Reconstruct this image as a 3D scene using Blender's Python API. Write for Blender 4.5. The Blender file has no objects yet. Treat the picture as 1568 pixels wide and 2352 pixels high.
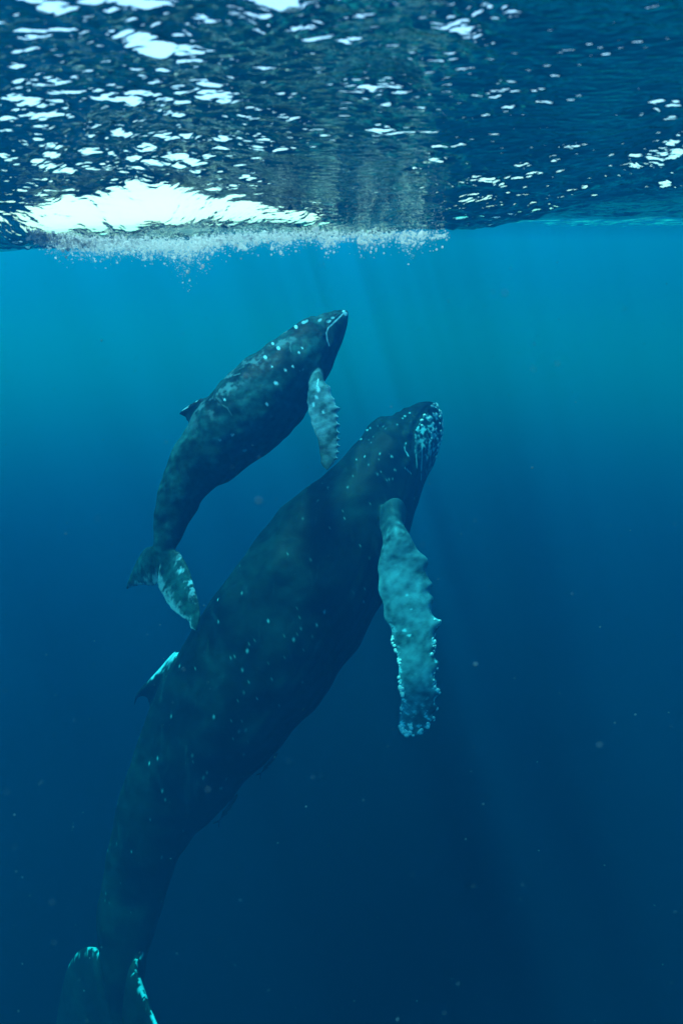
import bpy, bmesh, math, random
import numpy as np
from mathutils import Vector, Matrix

# ---------------------------------------------------------------- camera, sky, sun, exposure
scene = bpy.context.scene
PITCH = math.radians(-21.5)
CAM = Vector((0.0, 0.0, -0.80))
cam_data = bpy.data.cameras.new("camera")
cam_data.sensor_fit = 'VERTICAL'
cam_data.sensor_height = 36.0
cam_data.lens = 24.0
cam_data.clip_start = 0.02
cam_data.clip_end = 2000.0
cam_data.dof.use_dof = True
cam_data.dof.focus_distance = 9.0
cam_data.dof.aperture_fstop = 1.3
cam = bpy.data.objects.new("camera", cam_data)
scene.collection.objects.link(cam)
cam.location = CAM
cam.rotation_euler = (math.radians(90) + PITCH, 0, 0)
scene.camera = cam

SUN_EL = math.radians(72)
SUN_AZ = math.radians(-72)      # measured from +Y (straight ahead), negative to the left
world = bpy.data.worlds.new("World")
scene.world = world
world.use_nodes = True
nt = world.node_tree
bg = nt.nodes["Background"]
sky = nt.nodes.new("ShaderNodeTexSky")
sky.sky_type = 'NISHITA'
sky.sun_disc = False
sky.sun_elevation = SUN_EL
sky.sun_rotation = SUN_AZ
nt.links.new(sky.outputs[0], bg.inputs[0])
bg.inputs[1].default_value = 0.15

sun_data = bpy.data.lights.new("sun", 'SUN')
sun_data.energy = 3.0
sun_data.angle = math.radians(4.0)      # the rippled surface spreads the sun's disc
sun_data.color = (1.0, 0.98, 0.95)
sun = bpy.data.objects.new("sun", sun_data)
scene.collection.objects.link(sun)
sun_dir = Vector((math.sin(SUN_AZ) * math.cos(SUN_EL), math.cos(SUN_AZ) * math.cos(SUN_EL), math.sin(SUN_EL)))
sun.rotation_euler = sun_dir.to_track_quat('Z', 'Y').to_euler()
sun.location = (0, 0, 20)

scene.view_settings.view_transform = 'Standard'
scene.view_settings.look = 'None'
scene.view_settings.gamma = 1.0
scene.view_settings.use_curve_mapping = False
scene.view_settings.exposure = 1.4

scene.render.engine = 'CYCLES'
cy = scene.cycles
cy.max_bounces = 8
cy.diffuse_bounces = 3
cy.glossy_bounces = 3
cy.transmission_bounces = 4
cy.volume_bounces = 0
cy.transparent_max_bounces = 24
cy.caustics_reflective = False
cy.caustics_refractive = False
cy.sample_clamp_indirect = 6.0
cy.use_denoising = True
try:
    cy.denoiser = 'OPENIMAGEDENOISE'
except Exception:
    pass

# ---------------------------------------------------------------- helpers
W_IMG, H_IMG = 1568.0, 2352.0
RC = cam.rotation_euler.to_matrix()


def at(px, py, d):
    """A point at axial distance d metres from the viewpoint, seen at (px, py) of a 1568 x 2352 picture."""
    u = (px - W_IMG / 2) / (H_IMG / 2) * 0.75
    v = (H_IMG / 2 - py) / (H_IMG / 2) * 0.75
    return CAM + RC @ (Vector((u, v, -1.0)) * d)


def mat(name):
    m = bpy.data.materials.new(name)
    m.use_nodes = True
    m.node_tree.nodes.clear()
    return m, m.node_tree


def N(t, kind, **kw):
    n = t.nodes.new(kind)
    for k, v in kw.items():
        setattr(n, k, v)
    return n


def link_obj(o, label=None, cat=None, group=None, kind=None):
    scene.collection.objects.link(o)
    if label: o["label"] = label
    if cat: o["category"] = cat
    if group: o["group"] = group
    if kind: o["kind"] = kind
    return o


def mesh_np(name, verts, quads=None, tris=None, smooth=True):
    me = bpy.data.meshes.new(name)
    verts = np.asarray(verts, dtype=np.float32)
    parts = []
    loops = []
    starts = []
    pos = 0
    for arr, k in ((quads, 4), (tris, 3)):
        if arr is None or len(arr) == 0:
            continue
        arr = np.asarray(arr, dtype=np.int32)
        loops.append(arr.ravel())
        starts.append(pos + np.arange(len(arr), dtype=np.int32) * k)
        pos += arr.size
    loops = np.concatenate(loops)
    starts = np.concatenate(starts)
    me.vertices.add(len(verts))
    me.vertices.foreach_set("co", verts.ravel())
    me.loops.add(len(loops))
    me.loops.foreach_set("vertex_index", loops)
    me.polygons.add(len(starts))
    me.polygons.foreach_set("loop_start", starts)
    me.update(calc_edges=True)
    me.validate()
    if smooth:
        me.polygons.foreach_set("use_smooth", np.ones(len(me.polygons), dtype=bool))
    return me


def grid_quads(nu, nv, close_v=False, off=0):
    i = np.arange(nu - 1)[:, None]
    j = np.arange(nv if close_v else nv - 1)[None, :]
    j2 = (j + 1) % nv
    q = np.stack([i * nv + j, (i + 1) * nv + j, (i + 1) * nv + j2, i * nv + j2], -1)
    return q.reshape(-1, 4) + off


# ---------------------------------------------------------------- water surface, seen from below
rng = np.random.default_rng(11)


def smooth_noise(x, y, scale, seed, octaves=3):
    """value noise built from rotated sinusoids, about -1..1"""
    r = np.random.default_rng(seed)
    out = np.zeros_like(x)
    amp = 1.0
    tot = 0.0
    for o in range(octaves):
        for k in range(5):
            a = r.uniform(0, 2 * np.pi)
            f = 2 * np.pi / scale * (2 ** o) * r.uniform(0.7, 1.35)
            out += amp * np.sin(f * (np.cos(a) * x + np.sin(a) * y) + r.uniform(0, 6.28)) / 2.2
        tot += amp
        amp *= 0.55
    return out / tot


def swell(x, y):
    # the viewpoint is under a crest; ahead the surface falls to a trough that hides what lies beyond,
    # and on the left the falling face is steep enough to break (one sees out to the sky through it)
    xc = np.clip(x, -6, 6)
    depth = 0.645 - 0.042 * xc + 0.018 * np.sin(1.9 * xc + 0.5) + 0.012 * np.sin(4.7 * xc + 2.0)
    yt = 6.0 + 0.06 * xc
    near = -depth * np.exp(-(np.minimum(y - yt, 0) / 2.15) ** 2)
    near = np.where(y < -2, near * 1.0, near)
    face = np.interp(x, [-2.6, -2.2, -0.9, -0.5], [0, 1, 1, 0])
    low = -(depth + 0.035 + 0.02 * face)
    far = np.minimum(low + np.interp(x, [-1.0, 1.0], [0.005, 0.022]) * np.maximum(y - yt, 0), 0.0)
    wob = 0.03 * np.sin(3.1 * x + 0.4) + 0.03 * np.sin(7.3 * x + 1.0)
    yf = np.interp(x, [-2.75, -2.35, -1.9, -1.5, -1.1, -0.8, -0.5, 0.0, 0.55, 0.9, 1.4], [5.75, 5.05, 4.83, 4.79, 4.83, 5.03, 5.25, 5.38, 5.45, 5.6, 5.9]) + wob
    wf = np.interp(x, [-2.9, -2.3, -0.2, 0.35], [0.30, 0.028, 0.028, 0.30])
    k = 1.0 / (1.0 + np.exp(-np.clip((y - yf) / wf, -40, 40)))
    h = near * (1 - k) + far * k
    h += 0.018 * np.sin(2 * np.pi * (0.9 * x + 0.35 * y) / 4.1 + 0.6) * np.exp(-((y - 3) / 30.0) ** 2) * (y < 60)
    h += 0.015 * np.sin(2 * np.pi * (-0.35 * x + 0.9 * y) / 2.3 + 2.0)
    return h


def ripples(x, y, spacing):
    r = np.random.default_rng(5)
    out = np.zeros_like(x)
    gust = 0.88 + 0.68 * smooth_noise(x, y, 2.4, 3, 2) + 0.55 * smooth_noise(x, y, 0.7, 4, 2)
    gust = np.clip(gust * (1.0 - 0.2 / (1 + np.exp(-(x - 1.2) / 0.35))), 0.10, 1.7)
    # warp the plane a little so that crests bend
    xw = x + 0.12 * smooth_noise(x, y, 1.5, 21, 2)
    yw = y + 0.12 * smooth_noise(x, y, 1.5, 22, 2)
    n = 100
    lam = np.exp(np.linspace(np.log(0.045), np.log(1.4), n))
    for k in range(n):
        L = lam[k]
        ang = np.pi / 2 + r.normal(0, 0.5)
        slope = 0.013 if L > 0.45 else (0.090 if L < 0.13 else 0.036)
        amp = slope * L / (2 * np.pi)
        q = 2 * np.pi / L
        ph = q * (np.cos(ang) * xw + np.sin(ang) * yw) + r.uniform(0, 6.28)
        vis = np.clip((L / spacing - 2.5) / 2.5, 0, 1)
        s = np.sin(ph)
        out += amp * vis * (s + 0.22 * np.cos(2 * ph)) * (gust if L < 0.7 else 1.0)
    return out


SURF = {}


def build_surface():
    def axis(lo, hi, step, far):
        core = np.arange(lo, hi, step)
        g = [step]
        while sum(g) < far:
            g.append(g[-1] * 1.06)
        g = np.cumsum(g)
        return np.concatenate([lo - g[::-1], core, core[-1] + g])
    xs = axis(-4.0, 4.0, 0.02, 650)
    ys = axis(1.0, 8.5, 0.02, 650)
    nx, ny = len(xs), len(ys)
    X, Y = np.meshgrid(xs, ys, indexing='ij')
    sx = np.gradient(xs)[:, None]
    sy = np.gradient(ys)[None, :]
    sp = np.maximum(sx, sy) * np.ones_like(X)
    Z = swell(X, Y) + ripples(X, Y, sp)
    SURF.update(xs=xs, ys=ys, Z=Z)
    V = np.stack([X, Y, Z], -1).reshape(-1, 3)
    me = mesh_np("water_surface", V, quads=grid_quads(nx, ny))
    o = bpy.data.objects.new("water_surface", me)
    link_obj(o, "rippled underside of the sea surface with bright sun glints", "water surface", kind="structure")
    m, t = mat("water_surface")
    out = N(t, "ShaderNodeOutputMaterial")
    tc = N(t, "ShaderNodeTexCoord")
    n1 = N(t, "ShaderNodeTexNoise"); n1.inputs["Scale"].default_value = 22.0; n1.inputs["Detail"].default_value = 1.5
    mp = N(t, "ShaderNodeMapping"); mp.inputs["Scale"].default_value = (0.5, 1.4, 1.0)
    t.links.new(tc.outputs["Object"], mp.inputs[0]); t.links.new(mp.outputs[0], n1.inputs[0])
    bp = N(t, "ShaderNodeBump"); bp.inputs["Strength"].default_value = 1.0; bp.inputs["Distance"].default_value = 0.0140
    t.links.new(n1.outputs[0], bp.inputs["Height"])
    fr = N(t, "ShaderNodeFresnel"); fr.inputs["IOR"].default_value = 1.333
    t.links.new(bp.outputs[0], fr.inputs["Normal"])
    tr = N(t, "ShaderNodeBsdfTransparent")
    gl = N(t, "ShaderNodeBsdfGlossy"); gl.inputs["Roughness"].default_value = 0.03; gl.inputs["Color"].default_value = (0.80, 0.87, 0.72, 1)
    t.links.new(bp.outputs[0], gl.inputs["Normal"])
    mx = N(t, "ShaderNodeMixShader")
    t.links.new(fr.outputs[0], mx.inputs[0]); t.links.new(tr.outputs[0], mx.inputs[1]); t.links.new(gl.outputs[0], mx.inputs[2])
    t.links.new(mx.outputs[0], out.inputs["Surface"])
    me.materials.append(m)
    return o


water_surface = build_surface()

# ---------------------------------------------------------------- the body of water
def build_water():
    # a closed body: its top lies just above the waves, its sides and floor far out of sight
    xs = SURF["xs"][::4]; ys = SURF["ys"][::4]
    X, Y = np.meshgrid(xs, ys, indexing='ij')
    nx, ny = X.shape
    top = np.stack([X, Y, swell(X, Y) + 0.09], -1).reshape(-1, 3)
    bot = top.copy(); bot[:, 2] = -17.0
    q = grid_quads(nx, ny)
    n = nx * ny
    idx = np.arange(n).reshape(nx, ny)
    rim = np.concatenate([idx[:, 0], idx[-1, 1:], idx[-2::-1, -1], idx[0, -2:0:-1]])
    nxt = np.roll(rim, -1)
    walls = np.stack([rim, nxt, nxt + n, rim + n], -1)
    me = mesh_np("haze", np.concatenate([top, bot]), quads=np.concatenate([q, q[:, ::-1] + n, walls]), smooth=False)
    bm = bmesh.new(); bm.from_mesh(me); bmesh.ops.recalc_face_normals(bm, faces=bm.faces); bm.to_mesh(me); bm.free()
    o = bpy.data.objects.new("haze", me)
    link_obj(o, "clear blue sea water filling the whole view", "water", kind="stuff")
    m, t = mat("sea_water")
    out = N(t, "ShaderNodeOutputMaterial")
    SC = (0.0001, 0.0085, 0.0290)      # scattering per metre
    AB = (0.1600, 0.0085, 0.0030)      # absorption per metre
    s1 = N(t, "ShaderNodeVolumeScatter")
    d = max(SC)
    s1.inputs["Color"].default_value = (SC[0] / d, SC[1] / d, SC[2] / d, 1)
    s1.inputs["Density"].default_value = d
    s1.inputs["Anisotropy"].default_value = 0.42
    ab = N(t, "ShaderNodeVolumeAbsorption")
    d = max(AB)                        # coefficient = density * (1 - colour)
    ab.inputs["Density"].default_value = d
    ab.inputs["Color"].default_value = (1 - AB[0] / d, 1 - AB[1] / d, 1 - AB[2] / d, 1)
    a1 = N(t, "ShaderNodeAddShader")
    t.links.new(s1.outputs[0], a1.inputs[0]); t.links.new(ab.outputs[0], a1.inputs[1])
    t.links.new(a1.outputs[0], out.inputs["Volume"])
    me.materials.append(m)
    return o


water = build_water()

# ---------------------------------------------------------------- whales
CAMv = np.array(CAM)
RCn = np.array(RC)


def at_np(p, d):
    """pixels (n,2) of a 1568 x 2352 picture and axial distances (n,) -> world points (n,3)"""
    p = np.asarray(p, float)
    d = np.broadcast_to(np.asarray(d, float), (len(p),))
    k = 0.75 / (H_IMG / 2)
    c = np.stack([(p[:, 0] - W_IMG / 2) * k, (H_IMG / 2 - p[:, 1]) * k, -np.ones(len(p))], -1) * d[:, None]
    return CAMv + c @ RCn.T


def to_px(P):
    c = (P - CAMv) @ RCn
    k = (H_IMG / 2) / 0.75
    return np.stack([W_IMG / 2 + c[:, 0] / -c[:, 2] * k, H_IMG / 2 - c[:, 1] / -c[:, 2] * k], -1)


def spline(P, n, u=None):
    """Catmull-Rom through P (m,k), parameterised by chord length of u (or P); n samples even in that length"""
    P = np.asarray(P, float)
    Q = P if u is None else np.asarray(u, float)
    s = np.concatenate([[0], np.cumsum(np.linalg.norm(np.diff(Q, axis=0), axis=1))])
    s /= s[-1]
    t = np.linspace(0, 1, n) if np.isscalar(n) else np.asarray(n)
    m = np.gradient(P, s, axis=0) if len(P) > 2 else np.repeat(P[1:] - P[:1], 2, 0)
    i = np.clip(np.searchsorted(s, t, side='right') - 1, 0, len(P) - 2)
    h = (s[i + 1] - s[i])[:, None]
    x = ((t - s[i])[:, None]) / h
    h00 = 2 * x ** 3 - 3 * x ** 2 + 1; h10 = x ** 3 - 2 * x ** 2 + x
    h01 = -2 * x ** 3 + 3 * x ** 2; h11 = x ** 3 - x ** 2
    return h00 * P[i] + h10 * h * m[i] + h01 * P[i + 1] + h11 * h * m[i + 1]


def unit(a):
    return a / np.maximum(np.linalg.norm(a, axis=-1, keepdims=True), 1e-9)


def sstep(a, b, x):
    t = np.clip((x - a) / (b - a), 0, 1)
    return t * t * (3 - 2 * t)


def noise3(P, scale, seed, octaves=3):
    """cheap smooth 3-D noise, about -1..1"""
    r = np.random.default_rng(seed)
    out = np.zeros(len(P)); amp = 1.0; tot = 0
    for o in range(octaves):
        acc = np.zeros(len(P))
        for k in range(7):
            v = unit(r.normal(size=3)) * (2 * np.pi / scale) * (2 ** o) * r.uniform(0.7, 1.4)
            w = unit(r.normal(size=3)) * (2 * np.pi / scale) * (2 ** o) * 0.6
            acc += np.sin(P @ v + 1.7 * np.sin(P @ w + r.uniform(0, 6)) + r.uniform(0, 6.28))
        out += amp * acc / 2.6; tot += amp; amp *= 0.6
    return out / tot


def closed_mesh(name, rings, caps=True):
    """rings (nu, nv, 3) closed around v, capped with fans at both ends"""
    nu, nv = rings.shape[:2]
    V = rings.reshape(-1, 3)
    q = grid_quads(nu, nv, close_v=True)
    c0 = rings[0].mean(0); c1 = rings[-1].mean(0)
    V = np.concatenate([V, [c0], [c1]])
    j = np.arange(nv); j2 = (j + 1) % nv
    t0 = np.stack([np.full(nv, nu * nv), j, j2], -1)
    b = (nu - 1) * nv
    t1 = np.stack([np.full(nv, nu * nv + 1), b + j2, b + j], -1)
    me = mesh_np(name, V, quads=q, tris=np.concatenate([t0, t1]))
    bm = bmesh.new(); bm.from_mesh(me)
    bmesh.ops.recalc_face_normals(bm, faces=bm.faces)
    bm.to_mesh(me); bm.free()
    return me


def set_attr(me, name, arr):
    a = me.attributes.get(name) or me.attributes.new(name, 'FLOAT', 'POINT')
    a.data.foreach_set("value", np.asarray(arr, np.float32))


def get_attr(me, name):
    a = np.zeros(len(me.vertices), np.float32)
    me.attributes[name].data.foreach_get("value", a)
    return a


def coords(me):
    a = np.zeros(len(me.vertices) * 3, np.float32)
    me.vertices.foreach_get("co", a)
    return a.reshape(-1, 3).astype(float)


def loft_body(sp):
    pairs = np.array([[*a, *b] for a, b in sp["pairs"]], float)
    mid = (pairs[:, :2] + pairs[:, 2:]) / 2
    nu, nv = sp["res"]
    tt = np.linspace(0, 1, nu)
    tt = 0.75 * tt + 0.25 * tt ** 2          # a little denser towards the head
    S = spline(pairs, tt, mid)
    d = np.interp(tt, *sp["depth"])
    D = at_np(S[:, :2], d); Vv = at_np(S[:, 2:], d)
    C = (D + Vv) / 2
    U = (D - Vv) / 2
    h = np.linalg.norm(U, axis=1)
    f = unit(np.gradient(C, axis=0)) * -1     # towards the head
    u = unit(U - (U * f).sum(1, keepdims=True) * f)
    R = unit(np.cross(f, u))                  # the whale's right side, towards the viewer
    roll = math.radians(sp.get("roll", 0))
    w = h * np.interp(tt, *sp["width"])
    th = np.linspace(0, 2 * np.pi, nv, endpoint=False)
    T, TH = np.meshgrid(tt, th, indexing='ij')
    y = np.cos(TH); x = np.sin(TH)
    # section: belly fuller than back behind the head
    full = np.interp(T, [0, 0.15, 0.45, 0.8, 1], [0, 0.10, 0.10, 0.02, 0])
    xs = x * (1 - full * y * 0.6) * np.power(np.abs(x) + 1e-6, -0.10)
    # mouth: the broad lower jaw wraps the narrow flat rostrum
    L = sp["length"]
    tm = sp["mouth_t"]
    ym = np.interp(T, sp["mouth"][0], sp["mouth"][1])
    on = sstep(tm * 1.12, tm * 0.96, T)
    up = sstep(0.0, 0.10, y - ym) * on
    rise = np.interp(T, [0, tm * 0.5, tm], [0.22, 0.17, 0.10])
    xs = xs * (1 - rise * up)
    lip = np.exp(-((y - ym + 0.05) / 0.06) ** 2) * on * np.sqrt(np.clip(1 - y ** 2, 0, 1))
    groove = np.exp(-((y - ym - 0.03) / 0.035) ** 2) * on
    rad = 1.0 + 0.030 * lip - 0.045 * groove
    # throat pleats from chin to navel
    arc = (TH - np.pi) * np.interp(T, tt, h)
    pl = np.abs(np.sin(np.pi * arc / sp["pleat"]))
    pz = sstep(-0.30, -0.65, y) * sstep(0.015, 0.05, T) * sstep(0.55, 0.42, T)
    rad = rad - pz * (sp["pleat"] * 0.10) * (1 - np.power(pl, 0.5)) / np.maximum(np.interp(T, tt, h), 0.05)
    P = C[:, None, :] + (U[:, None, :] * y[..., None] + R[:, None, :] * (w[:, None] * xs)[..., None]) * rad[..., None]
    nrm = unit(U[:, None, :] * y[..., None] / np.maximum(h, 1e-4)[:, None, None] + R[:, None, :] * x[..., None])
    # soft bulk: shoulder blade, flank muscle, blowhole rise
    flat = P.reshape(-1, 3)
    P = P + nrm * (noise3(flat, L * 0.11, 7, 2).reshape(T.shape) * L * 0.0030 * sstep(0.02, 0.1, T) * sstep(1.0, 0.8, T))[..., None]
    for (bt, by, sgn_t, sgn_y, amp) in sp["bumps"]:
        for side in ((1, -1) if by < 0.97 else (1,)):
            b = amp * np.exp(-((T - bt) / sgn_t) ** 2 - ((np.arccos(np.clip(y, -1, 1)) * np.where(x * side >= 0, 1, -1) - math.acos(min(by, 1.0))) / sgn_y) ** 2)
            P = P + nrm * b[..., None]
    # head knobs (tubercles)
    rr = np.random.default_rng(sp["seed"])
    for k in range(sp["knobs"]):
        bt = rr.uniform(0.012, tm * 1.0)
        row = rr.random()
        ymk = np.interp(bt, sp["mouth"][0], sp["mouth"][1])
        if row < 0.45:
            by = ymk + rr.uniform(0.16, 0.3)
        elif row < 0.7:
            by = 0.985
        else:
            by = ymk - rr.uniform(0.25, 0.7)
        by = max(-0.9, min(0.99, by))
        a0 = math.acos(by) * rr.choice([1, -1])
        hh = np.interp(bt, tt, h)
        s = sp["knob_size"] * rr.uniform(0.7, 1.3)
        dt = (T - bt) * L / s
        dth = (((TH - a0 + np.pi) % (2 * np.pi)) - np.pi) * hh / s
        b = s * 0.45 * np.exp(-(dt ** 2 + dth ** 2))
        P = P + nrm * b[..., None]
    if roll:
        ca, sa = math.cos(roll), math.sin(roll)
        rel = P - C[:, None, :]
        a = (rel * u[:, None, :]).sum(-1); b = (rel * R[:, None, :]).sum(-1); c = (rel * f[:, None, :]).sum(-1)
        P = C[:, None, :] + u[:, None, :] * (a * ca - b * sa)[..., None] + R[:, None, :] * (a * sa + b * ca)[..., None] + f[:, None, :] * c[..., None]
    me = closed_mesh("body", P)
    ex = lambda A: np.concatenate([A.reshape(-1), [A[0].mean(), A[-1].mean()]])
    set_attr(me, "bt", ex(T)); set_attr(me, "by", ex(y)); set_attr(me, "part", np.zeros(len(me.vertices)))
    set_attr(me, "edge", np.zeros(len(me.vertices))); set_attr(me, "along", np.zeros(len(me.vertices)))
    set_attr(me, "ym", ex((y - ym) * 1.0)); set_attr(me, "side", ex(x))
    frames = dict(t=tt, C=C, u=u, R=R, f=f, h=h, w=w)
    return me, frames


def loft_fin(lead, trail, nu, nv, thick, part, knobs=None, scallop=0.0, seed=1, twist=None):
    """lead, trail: 3-D edge points (m,3) from root to tip. A lens-shaped blade with a round leading edge."""
    m = spline(np.concatenate([lead, trail], 1), nu, (lead + trail) / 2)
    s = np.linspace(0, 1, nu)
    L, Tr = m[:, :3].copy(), m[:, 3:].copy()
    span = unit(np.gradient((L + Tr) / 2, axis=0))
    ch = L - Tr
    chord = np.linalg.norm(ch, axis=1)
    chu = unit(ch)
    n = unit(np.cross(chu, span))
    n[:] = unit(0.5 * n + 0.5 * n.mean(0))
    if knobs:
        for (ks, kw, ka) in knobs:
            L += chu * (ka * np.exp(-((s - ks) / kw) ** 2))[:, None]
    if scallop:
        r = np.random.default_rng(seed)
        a = np.zeros(nu)
        for k in range(14):
            a += np.sin(s * r.uniform(12, 70) + r.uniform(0, 6)) * r.uniform(0.3, 1)
        Tr -= chu * (a / 6 * scallop * sstep(0.05, 0.25, s) * sstep(1.0, 0.9, s))[:, None]
    th = np.linspace(0, 2 * np.pi, nv, endpoint=False)
    c = (1 + np.cos(th)) / 2                  # 1 at the leading edge, 0 at the trailing edge
    prof = np.sign(np.sin(th)) * np.power(np.abs(np.sin(th)), 0.9) * (0.18 + 0.82 * np.power(c, 0.55)) * 0.5
    tk = np.interp(s, thick[0], thick[1])
    tipround = np.sqrt(np.clip(1 - np.clip((s - 0.93) / 0.07, 0, 1) ** 2, 0.02, 1))
    P = Tr[:, None, :] + (L - Tr)[:, None, :] * c[None, :, None] + n[:, None, :] * (prof[None, :] * (tk * tipround)[:, None])[..., None]
    me = closed_mesh("fin", P)
    ed = np.minimum(c, 1 - c)[None, :] * np.ones((nu, 1))
    ex = lambda A: np.concatenate([A.reshape(-1), [A[0].mean(), A[-1].mean()]])
    SS = s[:, None] * np.ones((1, nv)); CC = c[None, :] * np.ones((nu, 1))
    set_attr(me, "bt", np.full(len(me.vertices), 0.5)); set_attr(me, "by", ex(CC)); set_attr(me, "part", np.full(len(me.vertices), part))
    set_attr(me, "edge", ex(CC)); set_attr(me, "along", ex(SS)); set_attr(me, "ym", np.full(len(me.vertices), -1.0)); set_attr(me, "side", ex(np.sign(np.sin(th))[None, :] * np.ones((nu, 1))))
    return me


def union(meshes, name):
    """one continuous skin out of body and fins"""
    objs = []
    for k, me in enumerate(meshes):
        o = bpy.data.objects.new("tmp%d" % k, me)
        scene.collection.objects.link(o)
        objs.append(o)
    base = objs[0]
    for o in objs[1:]:
        md = base.modifiers.new("u", 'BOOLEAN')
        md.operation = 'UNION'
        md.object = o
        try:
            md.solver = 'MANIFOLD'
        except Exception:
            md.solver = 'EXACT'
    dg = bpy.context.evaluated_depsgraph_get()
    res = bpy.data.meshes.new_from_object(base.evaluated_get(dg), preserve_all_data_layers=True, depsgraph=dg)
    res.name = name
    for o in objs:
        bpy.data.objects.remove(o)
    res.polygons.foreach_set("use_smooth", np.ones(len(res.polygons), dtype=bool))
    return res


def relax_seams(me, iters=30):
    """soften the skin where fins grow out of the body"""
    part = get_attr(me, "part")
    ne = len(me.edges)
    e = np.zeros(ne * 2, np.int32); me.edges.foreach_get("vertices", e); e = e.reshape(-1, 2)
    seam = np.zeros(len(me.vertices), bool)
    mixed = np.abs(part[e[:, 0]] - part[e[:, 1]]) > 0.01
    seam[e[mixed].ravel()] = True
    grow = seam.copy()
    for k in range(7):
        hit = grow[e[:, 0]] | grow[e[:, 1]]
        grow[e[hit].ravel()] = True
    P = coords(me)
    e = e[grow[e[:, 0]] | grow[e[:, 1]]]
    for k in range(iters):
        acc = np.zeros_like(P); cnt = np.zeros(len(P))
        np.add.at(acc, e[:, 0], P[e[:, 1]]); np.add.at(acc, e[:, 1], P[e[:, 0]])
        np.add.at(cnt, e[:, 0], 1); np.add.at(cnt, e[:, 1], 1)
        avg = acc / np.maximum(cnt, 1)[:, None]
        P[grow] = 0.5 * P[grow] + 0.5 * avg[grow]
    me.vertices.foreach_set("co", P.astype(np.float32).ravel())
    me.update()


def skin_material(name, dark, mottle, scale, bump):
    m, t = mat(name)
    out = N(t, "ShaderNodeOutputMaterial")
    b = N(t, "ShaderNodeBsdfPrincipled")
    tc = N(t, "ShaderNodeTexCoord")
    n1 = N(t, "ShaderNodeTexNoise"); n1.inputs["Scale"].default_value = scale; n1.inputs["Detail"].default_value = 6.0; n1.inputs["Roughness"].default_value = 0.62
    n2 = N(t, "ShaderNodeTexNoise"); n2.inputs["Scale"].default_value = scale * 6; n2.inputs["Detail"].default_value = 5.0
    t.links.new(tc.outputs["Object"], n1.inputs[0]); t.links.new(tc.outputs["Object"], n2.inputs[0])
    cr = N(t, "ShaderNodeValToRGB")
    cr.color_ramp.elements[0].position = 0.38; cr.color_ramp.elements[0].color = (*dark, 1)
    cr.color_ramp.elements[1].position = 0.68; cr.color_ramp.elements[1].color = (*mottle, 1)
    t.links.new(n1.outputs[0], cr.inputs[0])
    mul = N(t, "ShaderNodeMix", data_type='RGBA', blend_type='MULTIPLY'); mul.inputs[0].default_value = 1.0
    r2 = N(t, "ShaderNodeMapRange"); r2.inputs[1].default_value = 0.3; r2.inputs[2].default_value = 0.7; r2.inputs[3].default_value = 0.45; r2.inputs[4].default_value = 1.6
    t.links.new(n2.outputs[0], r2.inputs[0])
    t.links.new(cr.outputs[0], mul.inputs[6]); t.links.new(r2.outputs[0], mul.inputs[7])
    # fine pale scratches
    mpp = N(t, "ShaderNodeMapping"); mpp.inputs["Scale"].default_value = (scale * 8, scale * 2.5, scale * 2.0); mpp.inputs["Rotation"].default_value = (0.4, 0.75, 0.5)
    t.links.new(tc.outputs["Object"], mpp.inputs[0])
    n4 = N(t, "ShaderNodeTexNoise"); n4.inputs["Scale"].default_value = 1.0; n4.inputs["Detail"].default_value = 3.0; n4.inputs["Distortion"].default_value = 0.8
    t.links.new(mpp.outputs[0], n4.inputs[0])
    r4 = N(t, "ShaderNodeMapRange"); r4.inputs[1].default_value = 0.60; r4.inputs[2].default_value = 0.74; r4.inputs[3].default_value = 0.0; r4.inputs[4].default_value = 0.03
    t.links.new(n4.outputs[0], r4.inputs[0])
    at0 = N(t, "ShaderNodeAttribute", attribute_name="white")
    at_ = N(t, "ShaderNodeMath", operation='MAXIMUM')
    t.links.new(at0.outputs["Fac"], at_.inputs[0]); t.links.new(r4.outputs[0], at_.inputs[1])
    mx = N(t, "ShaderNodeMix", data_type='RGBA'); mx.inputs[7].default_value = (0.24, 0.62, 0.82, 1)
    t.links.new(at_.outputs[0], mx.inputs[0]); t.links.new(mul.outputs[2], mx.inputs[6])
    t.links.new(mx.outputs[2], b.inputs["Base Color"])
    b.inputs["Roughness"].default_value = 0.5
    b.inputs["Specular IOR Level"].default_value = 0.06
    b.inputs["IOR"].default_value = 1.38
    bp = N(t, "ShaderNodeBump"); bp.inputs["Strength"].default_value = 0.5; bp.inputs["Distance"].default_value = bump
    ad = N(t, "ShaderNodeMath", operation='ADD')
    n3 = N(t, "ShaderNodeTexNoise"); n3.inputs["Scale"].default_value = scale * 3.2; n3.inputs["Detail"].default_value = 4.0
    t.links.new(tc.outputs["Object"], n3.inputs[0])
    t.links.new(n3.outputs[0], ad.inputs[0]); t.links.new(n2.outputs[0], ad.inputs[1])
    t.links.new(ad.outputs[0], bp.inputs["Height"])
    t.links.new(bp.outputs[0], b.inputs["Normal"])
    t.links.new(b.outputs[0], out.inputs["Surface"])
    return m


def c2(pts):   # close-up of the calf -> whole picture
    return [(258.4 + 0.3662 * x, 660.3 + 0.3662 * y) for x, y in pts]


def c3(pts):   # close-up of the adult's head and flipper
    return [(660.3 + 0.3541 * x, 890.0 + 0.3541 * y) for x, y in pts]


def c4(pts):   # close-up of the adult's back and tail
    return [(114.8 + 0.4761 * x, 1263.2 + 0.4761 * y) for x, y in pts]


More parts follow.
